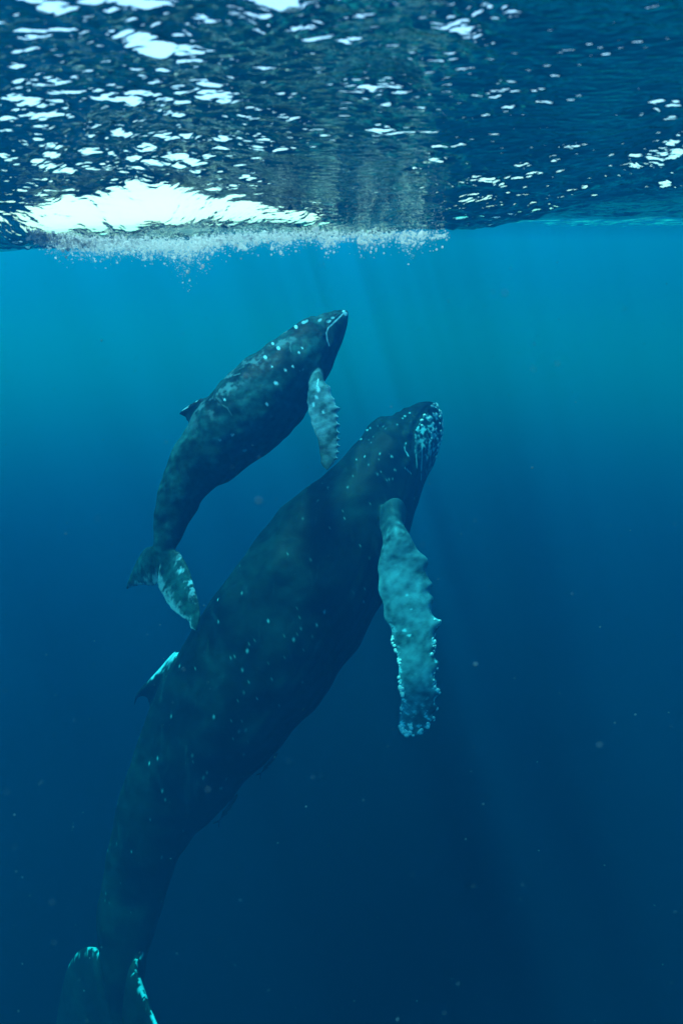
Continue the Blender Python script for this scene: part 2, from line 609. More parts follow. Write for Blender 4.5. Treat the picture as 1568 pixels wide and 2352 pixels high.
def paint_spots(white, px, near, spots, rad, stretch, ang, val=1.0, seed=0):
    r = np.random.default_rng(seed)
    for (sx, sy) in spots:
        k = r.uniform(0.6, 1.25)
        a = ang + r.normal(0, 0.25)
        dx = px[:, 0] - sx; dy = px[:, 1] - sy
        p = dx * math.cos(a) + dy * math.sin(a); q = -dx * math.sin(a) + dy * math.cos(a)
        d = np.hypot(p / stretch, q) / (rad * k)
        white[near] = np.maximum(white[near], (val * r.uniform(0.65, 1.0) * sstep(1.25, 0.6, d))[near])


def paint_line(white, px, near, pts, rad, val):
    pts = np.asarray(pts, float)
    best = np.full(len(px), 1e9)
    for a, b in zip(pts[:-1], pts[1:]):
        ab = b - a
        s = np.clip(((px - a) @ ab) / (ab @ ab), 0, 1)
        best = np.minimum(best, np.linalg.norm(px - (a + s[:, None] * ab), axis=1))
    white[near] = np.maximum(white[near], (val * sstep(rad * 1.3, rad * 0.4, best))[near])


def edge_pts(pairs, depth):
    pairs = np.array([[*a, *b] for a, b in pairs], float)
    dl = np.array([x[0] if isinstance(x, tuple) else x for x in depth], float)
    dt = np.array([x[1] if isinstance(x, tuple) else x for x in depth], float)
    return at_np(pairs[:, :2], dl), at_np(pairs[:, 2:], dt)


# ---- calf
CALF = dict(
    pairs=[((796, 713), (799, 718)), ((788, 712), (799, 730)), ((770, 714), (796, 752)), ((745, 721), (787, 780)), ((718, 731), (776, 807)),
           ((690, 743), (764, 838)), ((660, 762), (750, 868)), ((625, 786), (733, 900)), ((588, 811), (714, 931)), ((553, 836), (693, 960)),
           ((518, 869), (664, 997)), ((485, 903), (629, 1028)), ((455, 938), (593, 1054)), ((434, 972), (558, 1080)), ((416, 1005), (527, 1104)),
           ((397, 1038), (500, 1118)), ((381, 1074), (475, 1140)), ((366, 1118), (452, 1175)), ((357, 1162), (433, 1206)), ((353, 1202), (418, 1233)),
           ((352, 1237), (405, 1256)), ((355, 1268), (395, 1280)), ((359, 1298), (384, 1306)), ((363, 1328), (374, 1332))],
    depth=([0, 0.3, 0.7, 1.0], [8.9, 8.7, 8.55, 8.5]),
    width=([0, 0.06, 0.15, 0.3, 0.5, 0.7, 0.85, 0.95, 1.0], [0.95, 0.92, 0.90, 0.95, 0.92, 0.80, 0.62, 0.55, 0.5]),
    res=(460, 168), length=4.8, mouth_t=0.105, mouth=([0, 0.05, 0.08, 0.095, 0.115], [0.30, 0.10, 0.02, -0.22, -0.75]), pleat=0.095,
    bumps=[(0.125, 1.0, 0.022, 0.30, 0.03), (0.118, -0.25, 0.010, 0.12, 0.02)], knobs=34, knob_size=0.030, seed=4, roll=-9)

ADULT = dict(
    pairs=[((1000, 927), (1005, 932)), ((990, 924), (1010, 950)), ((966, 924), (1013, 985)), ((935, 938), (1006, 1026)), ((902, 956), (991, 1066)),
           ((868, 969), (976, 1100)), ((840, 994), (962, 1137)), ((808, 1024), (950, 1177)), ((772, 1066), (938, 1222)), ((732, 1102), (920, 1272)),
           ((690, 1127), (900, 1320)), ((650, 1160), (878, 1364)), ((612, 1205), (850, 1421)), ((573, 1257), (815, 1484)), ((530, 1317), (775, 1547)),
           ((490, 1374), (733, 1608)), ((452, 1434), (690, 1660)), ((420, 1482), (645, 1714)), ((392, 1534), (600, 1758)), ((364, 1586), (560, 1794)),
           ((340, 1635), (526, 1836)), ((319, 1690), (490, 1869)), ((298, 1758), (455, 1908)), ((277, 1834), (424, 1953)), ((258, 1901), (400, 2000)),
           ((241, 1968), (382, 2046)), ((229, 2049), (366, 2102)), ((223, 2120), (350, 2160)), ((227, 2177), (338, 2203)), ((238, 2250), (326, 2264)),
           ((250, 2310), (314, 2320)), ((262, 2375), (304, 2382)), ((274, 2435), (296, 2439))],
    depth=([0, 0.1, 0.3, 0.6, 1.0], [13.0, 12.6, 12.0, 11.7, 11.5]),
    width=([0, 0.05, 0.12, 0.3, 0.5, 0.7, 0.85, 0.95, 1.0], [0.95, 0.95, 0.92, 0.95, 0.92, 0.80, 0.62, 0.52, 0.5]),
    res=(620, 200), length=13.2, mouth_t=0.085, mouth=([0, 0.045, 0.065, 0.080, 0.095], [0.42, 0.20, 0.05, -0.25, -0.75]), pleat=0.21,
    bumps=[(0.088, 1.0, 0.018, 0.25, 0.10), (0.100, -0.3, 0.008, 0.10, 0.05)], knobs=60, knob_size=0.065, seed=9, roll=-6)


def finish_whale(name, meshes, mat_, label, cat):
    me = union(meshes, name)
    relax_seams(me)
    me.materials.clear()
    me.materials.append(mat_)
    o = bpy.data.objects.new(name, me)
    link_obj(o, label, cat)
    return o, me


def build_calf():
    body, fr = loft_body(CALF)
    lead = c2([(1328, 588), (1352, 634), (1378, 690), (1399, 738), (1404, 800), (1410, 870), (1411, 930), (1412, 985), (1408, 1040), (1390, 1100), (1352, 1142)])
    trail = c2([(1226, 636), (1223, 690), (1224, 742), (1233, 797), (1248, 850), (1268, 905), (1288, 960), (1298, 1015), (1302, 1062), (1312, 1110), (1340, 1145)])
    root = [(c2([(1318, 500)])[0], c2([(1215, 560)])[0])]
    pr = root + list(zip(lead, trail))
    dp = [8.6, 8.34] + list(np.linspace(8.24, 7.95, 10))
    Ld, Tr = edge_pts(pr, dp)
    flip = loft_fin(Ld, Tr, 230, 56, ([0, 0.12, 0.35, 0.7, 0.95, 1], [0.30, 0.22, 0.15, 0.085, 0.05, 0.04]), 1.0,
                    knobs=[(0.33, 0.030, 0.03), (0.43, 0.018, 0.018), (0.52, 0.018, 0.048), (0.585, 0.014, 0.024), (0.645, 0.014, 0.034), (0.71, 0.014, 0.026), (0.765, 0.01, 0.03), (0.82, 0.01, 0.03), (0.87, 0.009, 0.025), (0.915, 0.008, 0.025)],
                    scallop=0.010, seed=3)
    # far flipper, folded back along the other flank
    C, R, f, u, h, w = (fr[k] for k in ("C", "R", "f", "u", "h", "w"))
    i0, i1 = np.searchsorted(fr["t"], 0.26), np.searchsorted(fr["t"], 0.50)
    s = np.linspace(0, 1, 6)
    far_c = np.stack([np.interp(s, [0, 1], [C[i0][k] - R[i0][k] * w[i0] * 0.85 - u[i0][k] * h[i0] * 0.35, C[i1][k] - R[i1][k] * (w[i1] * 1.05 + 0.25) - u[i1][k] * h[i1] * 0.2]) for k in range(3)], -1)
    wid = np.array([0.20, 0.23, 0.21, 0.17, 0.11, 0.02])
    far = loft_fin(far_c - u[i0] * wid[:, None], far_c + u[i0] * wid[:, None], 80, 30, ([0, 0.3, 1], [0.22, 0.14, 0.04]), 1.0)
    fin_pr = [((492, 935), (452, 990)), ((472, 911), (431, 972)), ((450, 922), (427, 959)), ((433, 932), (421, 955)), ((420, 942), (415, 952)), ((414, 948), (412, 951))]
    Ld, Tr = edge_pts(fin_pr, [8.62] * 6)
    fin = loft_fin(Ld, Tr, 60, 40, ([0, 0.3, 0.8, 1], [0.16, 0.12, 0.06, 0.04]), 2.0)
    rp = [((388, 1222), (367, 1310)), ((396, 1250), (362, 1340)), ((416, 1275), (375, 1367)), ((434, 1308), (390, 1393)), ((445, 1345), (412, 1413)), ((456, 1385), (433, 1427)), ((459, 1422), (441, 1444)), ((454, 1446), (450, 1448))]
    Ld, Tr = edge_pts(rp, [8.5, 8.48, 8.40, 8.3, 8.2, 8.1, 8.02, 8.0])
    rf = loft_fin(Ld, Tr, 120, 48, ([0, 0.2, 0.6, 1], [0.14, 0.11, 0.06, 0.03]), 3.0, scallop=0.012, seed=5)
    lp = [((362, 1222), (372, 1318)), ((352, 1252), (360, 1342)), ((336, 1259), (348, 1345)), ((323, 1275), (334, 1344)), ((310, 1299), (320, 1344)), ((300, 1323), (306, 1347)), ((291, 1351), (293, 1353))]
    Ld, Tr = edge_pts(lp, [8.52, 8.55, 8.65, 8.78, 8.92, 9.05, 9.15])
    lf = loft_fin(Ld, Tr, 110, 48, ([0, 0.2, 0.6, 1], [0.14, 0.11, 0.06, 0.03]), 3.0, scallop=0.012, seed=6)
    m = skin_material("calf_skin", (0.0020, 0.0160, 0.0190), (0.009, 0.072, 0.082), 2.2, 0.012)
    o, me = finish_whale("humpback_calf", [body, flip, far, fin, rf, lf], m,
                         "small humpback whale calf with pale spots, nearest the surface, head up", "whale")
    P = coords(me); px = to_px(P)
    part = np.round(get_attr(me, "part")); ed = get_attr(me, "edge"); al = get_attr(me, "along"); side = get_attr(me, "side")
    ymd = get_attr(me, "ym"); bt = get_attr(me, "bt"); by = get_attr(me, "by")
    white = np.zeros(len(P))
    nb = (part == 0) & (side > -0.1)
    nz = noise3(P, 0.5, 31, 3); nf = noise3(P, 0.14, 32, 3)
    sp = c2([(1005, 352), (1040, 380), (958, 437), (1190, 380), (1168, 407), (1085, 519), (1130, 495), (1000, 498), (1025, 600), (703, 703), (968, 732), (1150, 247)])
    paint_spots(white, px, nb, sp, 3.3, 1.25, 0.6, 1.0, 1)
    paint_spots(white, px, nb, c2([(753, 925), (675, 958), (1380, 190), (1355, 212), (1300, 205), (1200, 218), (1215, 212), (830, 1022)]), 3.6, 1.7, -0.4, 0.55, 2)
    for ln, v in (([(1120, 345), (1112, 372), (1120, 402)], 0.3), ([(690, 735), (720, 755), (747, 798)], 0.3), ([(930, 448), (895, 474)], 0.35), ([(800, 540), (760, 552)], 0.3), ([(1175, 525), (1210, 505)], 0.25)):
        paint_line(white, px, nb, c2(ln), 1.1, v * 0.6)
    dapples = (part == 0)  # sunlit dapples on the upper flank, painted as pale pigment
    white[dapples] = np.maximum(white[dapples], (0.17 * sstep(0.05, 0.6, nz + 0.55 * nf) * sstep(0.0, 0.45, by) * sstep(0.10, 0.2, bt) * sstep(0.62, 0.45, bt))[dapples])
    # lip line
    paint_line(white, px, nb, c2([(1448, 160), (1420, 190), (1385, 222), (1352, 255), (1340, 285), (1345, 325), (1358, 365)]), 1.7, 0.6)
    paint_spots(white, px, nb, c2([(1450, 150), (1462, 165)]), 4.5, 1.3, 0.9, 0.9, 3)
    # rim light painted as pale pigment along the tail stock's ridge
    rim_glint = (part == 0) & (by > 0.965) & (bt > 0.5) & (bt < 0.93)
    white[rim_glint] = np.maximum(white[rim_glint], 0.45 * sstep(-0.1, 0.5, nf[rim_glint]))
    tip = (part == 2) & (ed > 0.72) & (al > 0.55)  # highlight painted on the fin's leading edge near its tip
    white[tip] = np.maximum(white[tip], 0.7 * sstep(-0.3, 0.3, nf[tip]))
    # flipper: pale grey above
    fl = part == 1
    white[fl] = np.maximum(white[fl], np.clip(0.15 + 0.16 * nz[fl] + 0.12 * nf[fl], 0.03, 0.4) * sstep(1.0, 0.55, al[fl] * 0.9))
    white[fl] = np.maximum(white[fl], 0.65 * sstep(0.93, 0.99, ed[fl]) * sstep(0.2, 0.35, al[fl]))
    paint_spots(white, px, fl & (np.ones(len(P), bool)), c2([(1260, 733), (1278, 688), (1290, 640), (1322, 780)]), 4.0, 1.8, 1.2, 0.8, 6)
    paint_line(white, px, fl, c2([(1290, 575), (1283, 612), (1290, 640)]), 1.6, 0.8)
    # flukes: pale worn trailing rim, pale patch on the near lobe
    fk = part == 3
    white[fk] = np.maximum(white[fk], 0.30 * sstep(0.28, 0.02, ed[fk] + 0.22 * nf[fk]))
    nl = fk & (px[:, 0] > 385)
    white[nl] = np.maximum(white[nl], 0.7 * sstep(0.0, 0.6, nf[nl] + nz[nl] * 0.3) * sstep(0.55, 0.85, ed[nl]) * sstep(0.9, 0.5, al[nl]) * sstep(0.22, 0.38, al[nl]))
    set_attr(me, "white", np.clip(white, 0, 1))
    return o


def build_adult():
    body, fr = loft_body(ADULT)
    lead = c3([(752, 892), (800, 972), (845, 1072), (884, 1185), (922, 1265), (916, 1350), (930, 1450), (948, 1540), (950, 1620), (945, 1710), (942, 1790), (942, 1880), (948, 1960), (950, 2050), (932, 2135), (908, 2200), (862, 2255)])
    trail = c3([(612, 960), (606, 1070), (592, 1170), (583, 1255), (596, 1360), (628, 1460), (662, 1550), (682, 1635), (700, 1715), (714, 1790), (720, 1865), (728, 1935), (733, 2005), (731, 2085), (727, 2160), (728, 2215), (765, 2262)])
    root = [(c3([(770, 760)])[0], c3([(560, 860)])[0])]
    pr = root + list(zip(lead, trail))
    dp = [11.7, 11.25] + list(np.linspace(10.95, 10.2, 16))
    Ld, Tr = edge_pts(pr, dp)
    flip = loft_fin(Ld, Tr, 330, 72, ([0, 0.10, 0.3, 0.7, 0.95, 1], [0.95, 0.70, 0.42, 0.24, 0.15, 0.10]), 1.0,
                    knobs=[(0.335, 0.028, 0.11), (0.44, 0.018, 0.04), (0.505, 0.022, 0.07), (0.60, 0.024, 0.12), (0.68, 0.018, 0.04), (0.755, 0.022, 0.10), (0.81, 0.014, 0.05), (0.85, 0.016, 0.09), (0.905, 0.013, 0.06), (0.945, 0.011, 0.06), (0.975, 0.009, 0.04)],
                    scallop=0.045, seed=12)
    C, R, f, u, h, w = (fr[k] for k in ("C", "R", "f", "u", "h", "w"))
    i0, i1 = np.searchsorted(fr["t"], 0.24), np.searchsorted(fr["t"], 0.50)
    s = np.linspace(0, 1, 6)
    far_c = np.stack([np.interp(s, [0, 1], [C[i0][k] - R[i0][k] * w[i0] * 0.85 - u[i0][k] * h[i0] * 0.3, C[i1][k] - R[i1][k] * (w[i1] * 1.05 + 0.6) - u[i1][k] * h[i1] * 0.1]) for k in range(3)], -1)
    wid = np.array([0.5, 0.58, 0.52, 0.45, 0.32, 0.05])
    far = loft_fin(far_c - u[i0] * wid[:, None], far_c + u[i0] * wid[:, None], 100, 36, ([0, 0.3, 1], [0.55, 0.35, 0.1]), 1.0)
    fin_pr = [((432, 1510), (385, 1655)), ((398, 1500), (345, 1634)), ((366, 1536), (340, 1606)), ((344, 1560), (329, 1599)), ((326, 1579), (318, 1602)), ((314, 1597), (312, 1612)), ((310, 1610), (309, 1621))]
    Ld, Tr = edge_pts(fin_pr, [11.75] * 7)
    fin = loft_fin(Ld, Tr, 90, 48, ([0, 0.3, 0.8, 1], [0.42, 0.30, 0.15, 0.10]), 2.0)
    rp = [((330, 2170), (292, 2400)), ((310, 2216), (285, 2440)), ((322, 2252), (292, 2470)), ((334, 2285), (310, 2500)), ((345, 2316), (335, 2530)), ((362, 2356), (365, 2555)), ((384, 2410), (392, 2570)), ((402, 2480), (410, 2580)), ((414, 2560), (418, 2580))]
    Ld, Tr = edge_pts(rp, [11.45, 11.15, 11.0, 10.9, 10.75, 10.55, 10.35, 10.2, 10.1])
    rf = loft_fin(Ld, Tr, 140, 48, ([0, 0.2, 0.6, 1], [0.36, 0.28, 0.16, 0.08]), 3.0, scallop=0.04, seed=15)
    lp = [((262, 2172), (290, 2400)), ((224, 2176), (272, 2445)), ((198, 2176), (250, 2450)), ((176, 2190), (225, 2448)), ((160, 2215), (200, 2442)), ((149, 2250), (176, 2436)), ((140, 2292), (156, 2430)), ((132, 2345), (140, 2425)), ((124, 2405), (127, 2420))]
    Ld, Tr = edge_pts(lp, [11.55, 11.75, 12.05, 12.4, 12.75, 13.1, 13.4, 13.6, 13.7])
    lf = loft_fin(Ld, Tr, 140, 48, ([0, 0.2, 0.6, 1], [0.36, 0.28, 0.16, 0.08]), 3.0, scallop=0.04, seed=16)
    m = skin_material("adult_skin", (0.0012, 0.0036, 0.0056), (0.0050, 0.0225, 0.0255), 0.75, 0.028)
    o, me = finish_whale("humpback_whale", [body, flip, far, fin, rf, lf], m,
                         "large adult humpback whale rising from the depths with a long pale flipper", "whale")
    P = coords(me); px = to_px(P)
    part = np.round(get_attr(me, "part")); ed = get_attr(me, "edge"); al = get_attr(me, "along"); side = get_attr(me, "side")
    ymd = get_attr(me, "ym"); bt = get_attr(me, "bt"); by = get_attr(me, "by")
    white = np.zeros(len(P))
    nb = (part == 0) & (side > -0.1)
    nz = noise3(P, 1.1, 41, 3); nf = noise3(P, 0.30, 42, 3); nff = noise3(P, 0.13, 43, 2)
    s4 = c4([(928, 208), (810, 240), (1060, 262), (1050, 343), (815, 347), (1290, 362), (1215, 381), (1252, 385), (1263, 415), (1175, 432), (962, 457), (954, 488), (951, 517), (893, 522), (1052, 541), (928, 580), (1050, 636), (1073, 625), (937, 694), (1000, 720), (803, 737), (910, 770), (583, 800), (788, 805), (627, 560), (520, 1007), (478, 1030), (541, 1160), (485, 1303), (393, 1455), (1322, 300)])
    s4b = c4([(690, 1022), (675, 1055), (757, 1075), (740, 1098), (530, 1195), (557, 1205), (583, 1215), (540, 1483), (643, 1353), (945, 870), (912, 875), (955, 930), (917, 970), (936, 990), (1190, 555), (1205, 680), (1220, 640), (1105, 750), (825, 1150), (850, 1105), (685, 990), (1460, 205), (1520, 188)])
    s3 = c3([(500, 447), (447, 465), (597, 430), (675, 447), (655, 365), (710, 240), (475, 335), (695, 535), (640, 600), (660, 596), (680, 592), (367, 847), (465, 1025), (137, 632), (503, 1308), (492, 1390), (760, 185), (790, 165), (745, 200), (535, 262), (515, 275)])
    s3b = c3([(260, 650), (390, 648), (195, 735), (100, 850), (150, 1117), (533, 1110), (425, 1330), (580, 560), (820, 720)])
    A = -1.05
    paint_spots(white, px, nb, s4, 1.9, 1.9, A, 0.75, 11)
    paint_spots(white, px, nb, s4b, 1.9, 1.8, A, 0.28, 12)
    paint_spots(white, px, nb, s3, 1.7, 1.5, 0.1, 0.6, 13)
    paint_spots(white, px, nb, s3b, 1.8, 1.6, A, 0.3, 14)
    rs = np.random.default_rng(60)
    cand = np.where(nb & (bt > 0.08) & (bt < 0.85) & (side > 0.3) & (by > -0.5) & (noise3(P, 1.6, 44, 2) > 0.1))[0]
    fine = px[rs.choice(cand, 45, replace=False)]
    paint_spots(white, px, nb, [tuple(q) for q in fine], 1.15, 1.7, A, 0.32, 16)
    # barnacle scars on the lower jaw
    jaw = (part == 0) & (bt < 0.085) & (ymd < 0.0) & (by > -0.97)
    white[jaw] = np.maximum(white[jaw], (0.65 * sstep(-0.05, 0.5, nff + 0.5 * nf) * sstep(0.095, 0.05, bt))[jaw])
    for ln, v in (([(825, 400), (835, 450), (838, 520)], 0.5), ([(872, 385), (870, 460), (866, 540)], 0.6), ([(760, 520), (800, 558)], 0.5), ([(770, 360), (757, 385), (762, 412), (785, 445)], 0.7), ([(866, 560), (864, 600)], 0.5)):
        paint_line(white, px, nb, c3(ln), 1.2, v)
    # flipper: white, mottled grey, barnacle marks and bright highlights painted along its edges
    fl = part == 1
    base = np.clip(0.25 + 0.13 * nz + 0.12 * nf + 0.05 * nff, 0.07, 0.6)
    base = base * (0.25 + 0.75 * sstep(0.10, 0.27, al + 0.03 * nf))
    white[fl] = np.maximum(white[fl], base[fl])
    edge_marks = sstep(0.05, 0.45, nff + 0.3 * nf) * (sstep(0.80, 0.97, ed) + sstep(0.20, 0.04, ed)) * sstep(0.42, 0.62, al)
    tip_marks = sstep(0.25, 0.55, nff) * sstep(0.80, 0.95, al)
    white[fl] = np.maximum(white[fl], 0.75 * np.clip(edge_marks + tip_marks, 0, 1)[fl])
    dk = sstep(0.0, 0.5, -nff + 0.2 * nf) * sstep(0.70, 0.85, al)
    white[fl] *= (1 - 0.30 * dk[fl] * (1 - np.clip(edge_marks + tip_marks, 0, 1)[fl]))
    paint_spots(white, px, fl, c3([(775, 1348), (803, 1440), (788, 1608), (758, 1575)]), 3.4, 1.2, 0, 1.0, 15)
    # dorsal fin: sunlit brightness painted white over the scar along the leading edge
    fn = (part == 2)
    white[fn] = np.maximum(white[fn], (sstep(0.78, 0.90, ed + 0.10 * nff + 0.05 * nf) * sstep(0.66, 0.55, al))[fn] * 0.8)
    lfk = (part == 3) & (px[:, 0] < 262)  # left lobe's colour lifted a touch to imitate haze
    white[lfk] = np.maximum(white[lfk], 0.015)
    paint_line(white, px, nb, c4([(605, 478), (570, 520), (540, 560), (515, 600)]), 3.0, 0.9)  # the fin's sunlit edge, painted on where it meets the back
    # flukes: bright highlights painted along the leading edges
    fk = part == 3
    white[fk] = np.maximum(white[fk], (0.7 * sstep(0.965, 0.99, ed + 0.015 * nff) * sstep(-0.1, 0.3, nff + nf + np.where(px[:, 0] > 260, 1.2 * al - 0.3, 0.5 - 2.5 * al)))[fk])
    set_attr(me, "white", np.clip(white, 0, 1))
    # barnacles: rough little domes along the flipper's edges and under the chin
    nrm = np.zeros(len(P) * 3, np.float32); me.vertices.foreach_get("normal", nrm); nrm = nrm.reshape(-1, 3)
    r = np.random.default_rng(50)
    tocam = (unit(CAMv - P) * nrm).sum(1) > -0.2
    w_ = np.zeros(len(P))
    fe = fl & tocam & (px[:, 0] > 850)
    w_[fe] = ((sstep(0.85, 0.97, ed) + 1.3 * sstep(0.16, 0.03, ed)) * sstep(0.50, 0.75, al) + 1.2 * sstep(0.93, 0.98, al))[fe]
    w_[fe] *= sstep(-0.2, 0.4, nf)[fe]
    pick = r.choice(len(P), 120, replace=False, p=w_ / w_.sum())
    w2 = np.zeros(len(P)); jw = jaw & tocam
    w2[jw] = sstep(0.1, 0.5, nff + 0.5 * nf)[jw] * sstep(0.07, 0.03, bt)[jw]
    pick2 = r.choice(len(P), 70, replace=False, p=w2 / w2.sum())
    pk = np.concatenate([pick, pick2])
    base_v = np.array([[math.cos(a) * q, math.sin(a) * q, z] for q, z in ((1.0, -0.25), (0.85, 0.35), (0.45, 0.62)) for a in np.linspace(0, 2 * np.pi, 8, endpoint=False)] + [[0, 0, 0.38]])
    base_q = np.concatenate([grid_quads(3, 8, close_v=True)])
    base_t = np.array([[16 + k, 16 + (k + 1) % 8, 24] for k in range(8)])
    Vs, Qs, Ts = [], [], []
    for k, ii in enumerate(pk):
        n_ = nrm[ii].astype(float); a = unit(np.cross(n_, [0.3, 0.5, 0.8])); b2 = np.cross(n_, a)
        sz = r.uniform(0.014, 0.034)
        Vs.append(P[ii] + sz * (base_v @ np.stack([a, b2, n_])))
        Qs.append(base_q[:, ::-1] + 25 * k); Ts.append(base_t + 25 * k)
    bmsh = mesh_np("barnacles", np.concatenate(Vs), quads=np.concatenate(Qs), tris=np.concatenate(Ts))
    bm_, bt_ = mat("barnacle_shell")
    bo = N(bt_, "ShaderNodeOutputMaterial"); bb = N(bt_, "ShaderNodeBsdfPrincipled")
    bb.inputs["Base Color"].default_value = (0.52, 0.62, 0.70, 1); bb.inputs["Roughness"].default_value = 0.7
    bt_.links.new(bb.outputs[0], bo.inputs["Surface"])
    bmsh.materials.append(bm_)
    bobj = bpy.data.objects.new("barnacles", bmsh)
    scene.collection.objects.link(bobj)
    bobj.parent = o
    bobj["kind"] = "stuff"
    bobj["label"] = "white barnacles along the flipper edges and chin"
    return o


calf = build_calf()
adult = build_adult()

# ---------------------------------------------------------------- remoras clinging to the adult's belly
def build_remora(tail_px, head_px, d, label):
    T = at_np([tail_px], d)[0]; Hh = at_np([head_px], d)[0]
    L = np.linalg.norm(Hh - T)
    f = unit(Hh - T)
    side = unit(np.cross(f, np.array([0.0, -1.0, 0.25])))
    up = unit(np.cross(side, f))
    # body: long round fish, flat-topped head
    s = np.linspace(0, 1, 36)
    hgt = np.interp(s, [0, 0.06, 0.2, 0.5, 0.8, 0.93, 1], [0.010, 0.016, 0.030, 0.062, 0.064, 0.048, 0.012]) * L
    wid = np.interp(s, [0, 0.06, 0.2, 0.5, 0.8, 0.93, 1], [0.006, 0.012, 0.026, 0.060, 0.072, 0.062, 0.014]) * L
    th = np.linspace(0, 2 * np.pi, 18, endpoint=False)
    C = T + f * (s * L)[:, None]
    ring = C[:, None, :] + side[None, None, :] * (np.cos(th)[None, :] * hgt[:, None])[..., None] + up[None, None, :] * (np.sin(th)[None, :] * wid[:, None])[..., None]
    body = closed_mesh("remora", ring)
    for nm, v in (("bt", 0.0), ("part", 0.0)):
        set_attr(body, nm, np.full(len(body.vertices), v))
    def blade(root_a, root_b, tip_a, tip_b, thick):
        lead = np.array([root_a, (np.array(root_a) * 0.5 + np.array(tip_a) * 0.5), tip_a])
        trail = np.array([root_b, (np.array(root_b) * 0.5 + np.array(tip_b) * 0.5), tip_b])
        me = loft_fin(lead, trail, 14, 12, ([0, 1], [thick, thick * 0.5]), 1.0)
        return me
    tail_u = blade(T + f * L * 0.10, T + f * L * 0.005, T - f * L * 0.10 + side * L * 0.115, T - f * L * 0.125 + side * L * 0.10, 0.02 * L)
    tail_d = blade(T + f * L * 0.10, T + f * L * 0.005, T - f * L * 0.10 - side * L * 0.115, T - f * L * 0.125 - side * L * 0.10, 0.02 * L)
    dors = blade(T + f * L * 0.44 + side * L * 0.03, T + f * L * 0.18 + side * L * 0.01, T + f * L * 0.36 + side * L * 0.085, T + f * L * 0.30 + side * L * 0.06, 0.014 * L)
    anal = blade(T + f * L * 0.44 - side * L * 0.03, T + f * L * 0.18 - side * L * 0.01, T + f * L * 0.36 - side * L * 0.085, T + f * L * 0.30 - side * L * 0.06, 0.014 * L)
    for me in (tail_u, tail_d, dors, anal):
        bm = bmesh.new(); bm.from_mesh(me); bmesh.ops.recalc_face_normals(bm, faces=bm.faces); bm.to_mesh(me); bm.free()
    me = union([body, tail_u, tail_d, dors, anal], "remora")
    me.materials.clear()
    me.materials.append(remora_mat)
    o = bpy.data.objects.new("remora", me)
    link_obj(o, label, "fish", "remoras under the adult whale")
    return o


remora_mat = skin_material("remora_skin", (0.012, 0.016, 0.02), (0.04, 0.05, 0.055), 9.0, 0.004)
build_remora((501, 1889), (545, 1825), 11.45, "slender dark remora trailing from the adult's belly near its tail")
build_remora((597, 1779), (637, 1730), 11.45, "smaller dark remora hugging the adult's belly farther from the tail")

# ---------------------------------------------------------------- whitewater under the breaking crest
def scatter_mesh(name, centers, radii, ico=1, squash=None, seed=0):
    bm = bmesh.new()
    bmesh.ops.create_icosphere(bm, subdivisions=ico, radius=1.0)
    bv = np.array([v.co[:] for v in bm.verts]); bf = np.array([[v.index for v in f.verts] for f in bm.faces])
    bm.free()
    n = len(centers)
    r = np.random.default_rng(seed)
    st = np.ones((n, 1, 3)) if squash is None else squash[:, None, :]
    V = centers[:, None, :] + bv[None] * radii[:, None, None] * st
    F = bf[None] + (np.arange(n) * len(bv))[:, None, None]
    return mesh_np(name, V.reshape(-1, 3), tris=F.reshape(-1, 3))


def surf_z(x, y):
    """height of the built surface (nearest grid vertex)"""
    i = np.clip(np.round(np.interp(x, SURF["xs"], np.arange(len(SURF["xs"])))).astype(int), 0, len(SURF["xs"]) - 1)
    j = np.clip(np.round(np.interp(y, SURF["ys"], np.arange(len(SURF["ys"])))).astype(int), 0, len(SURF["ys"]) - 1)
    return SURF["Z"][i, j]


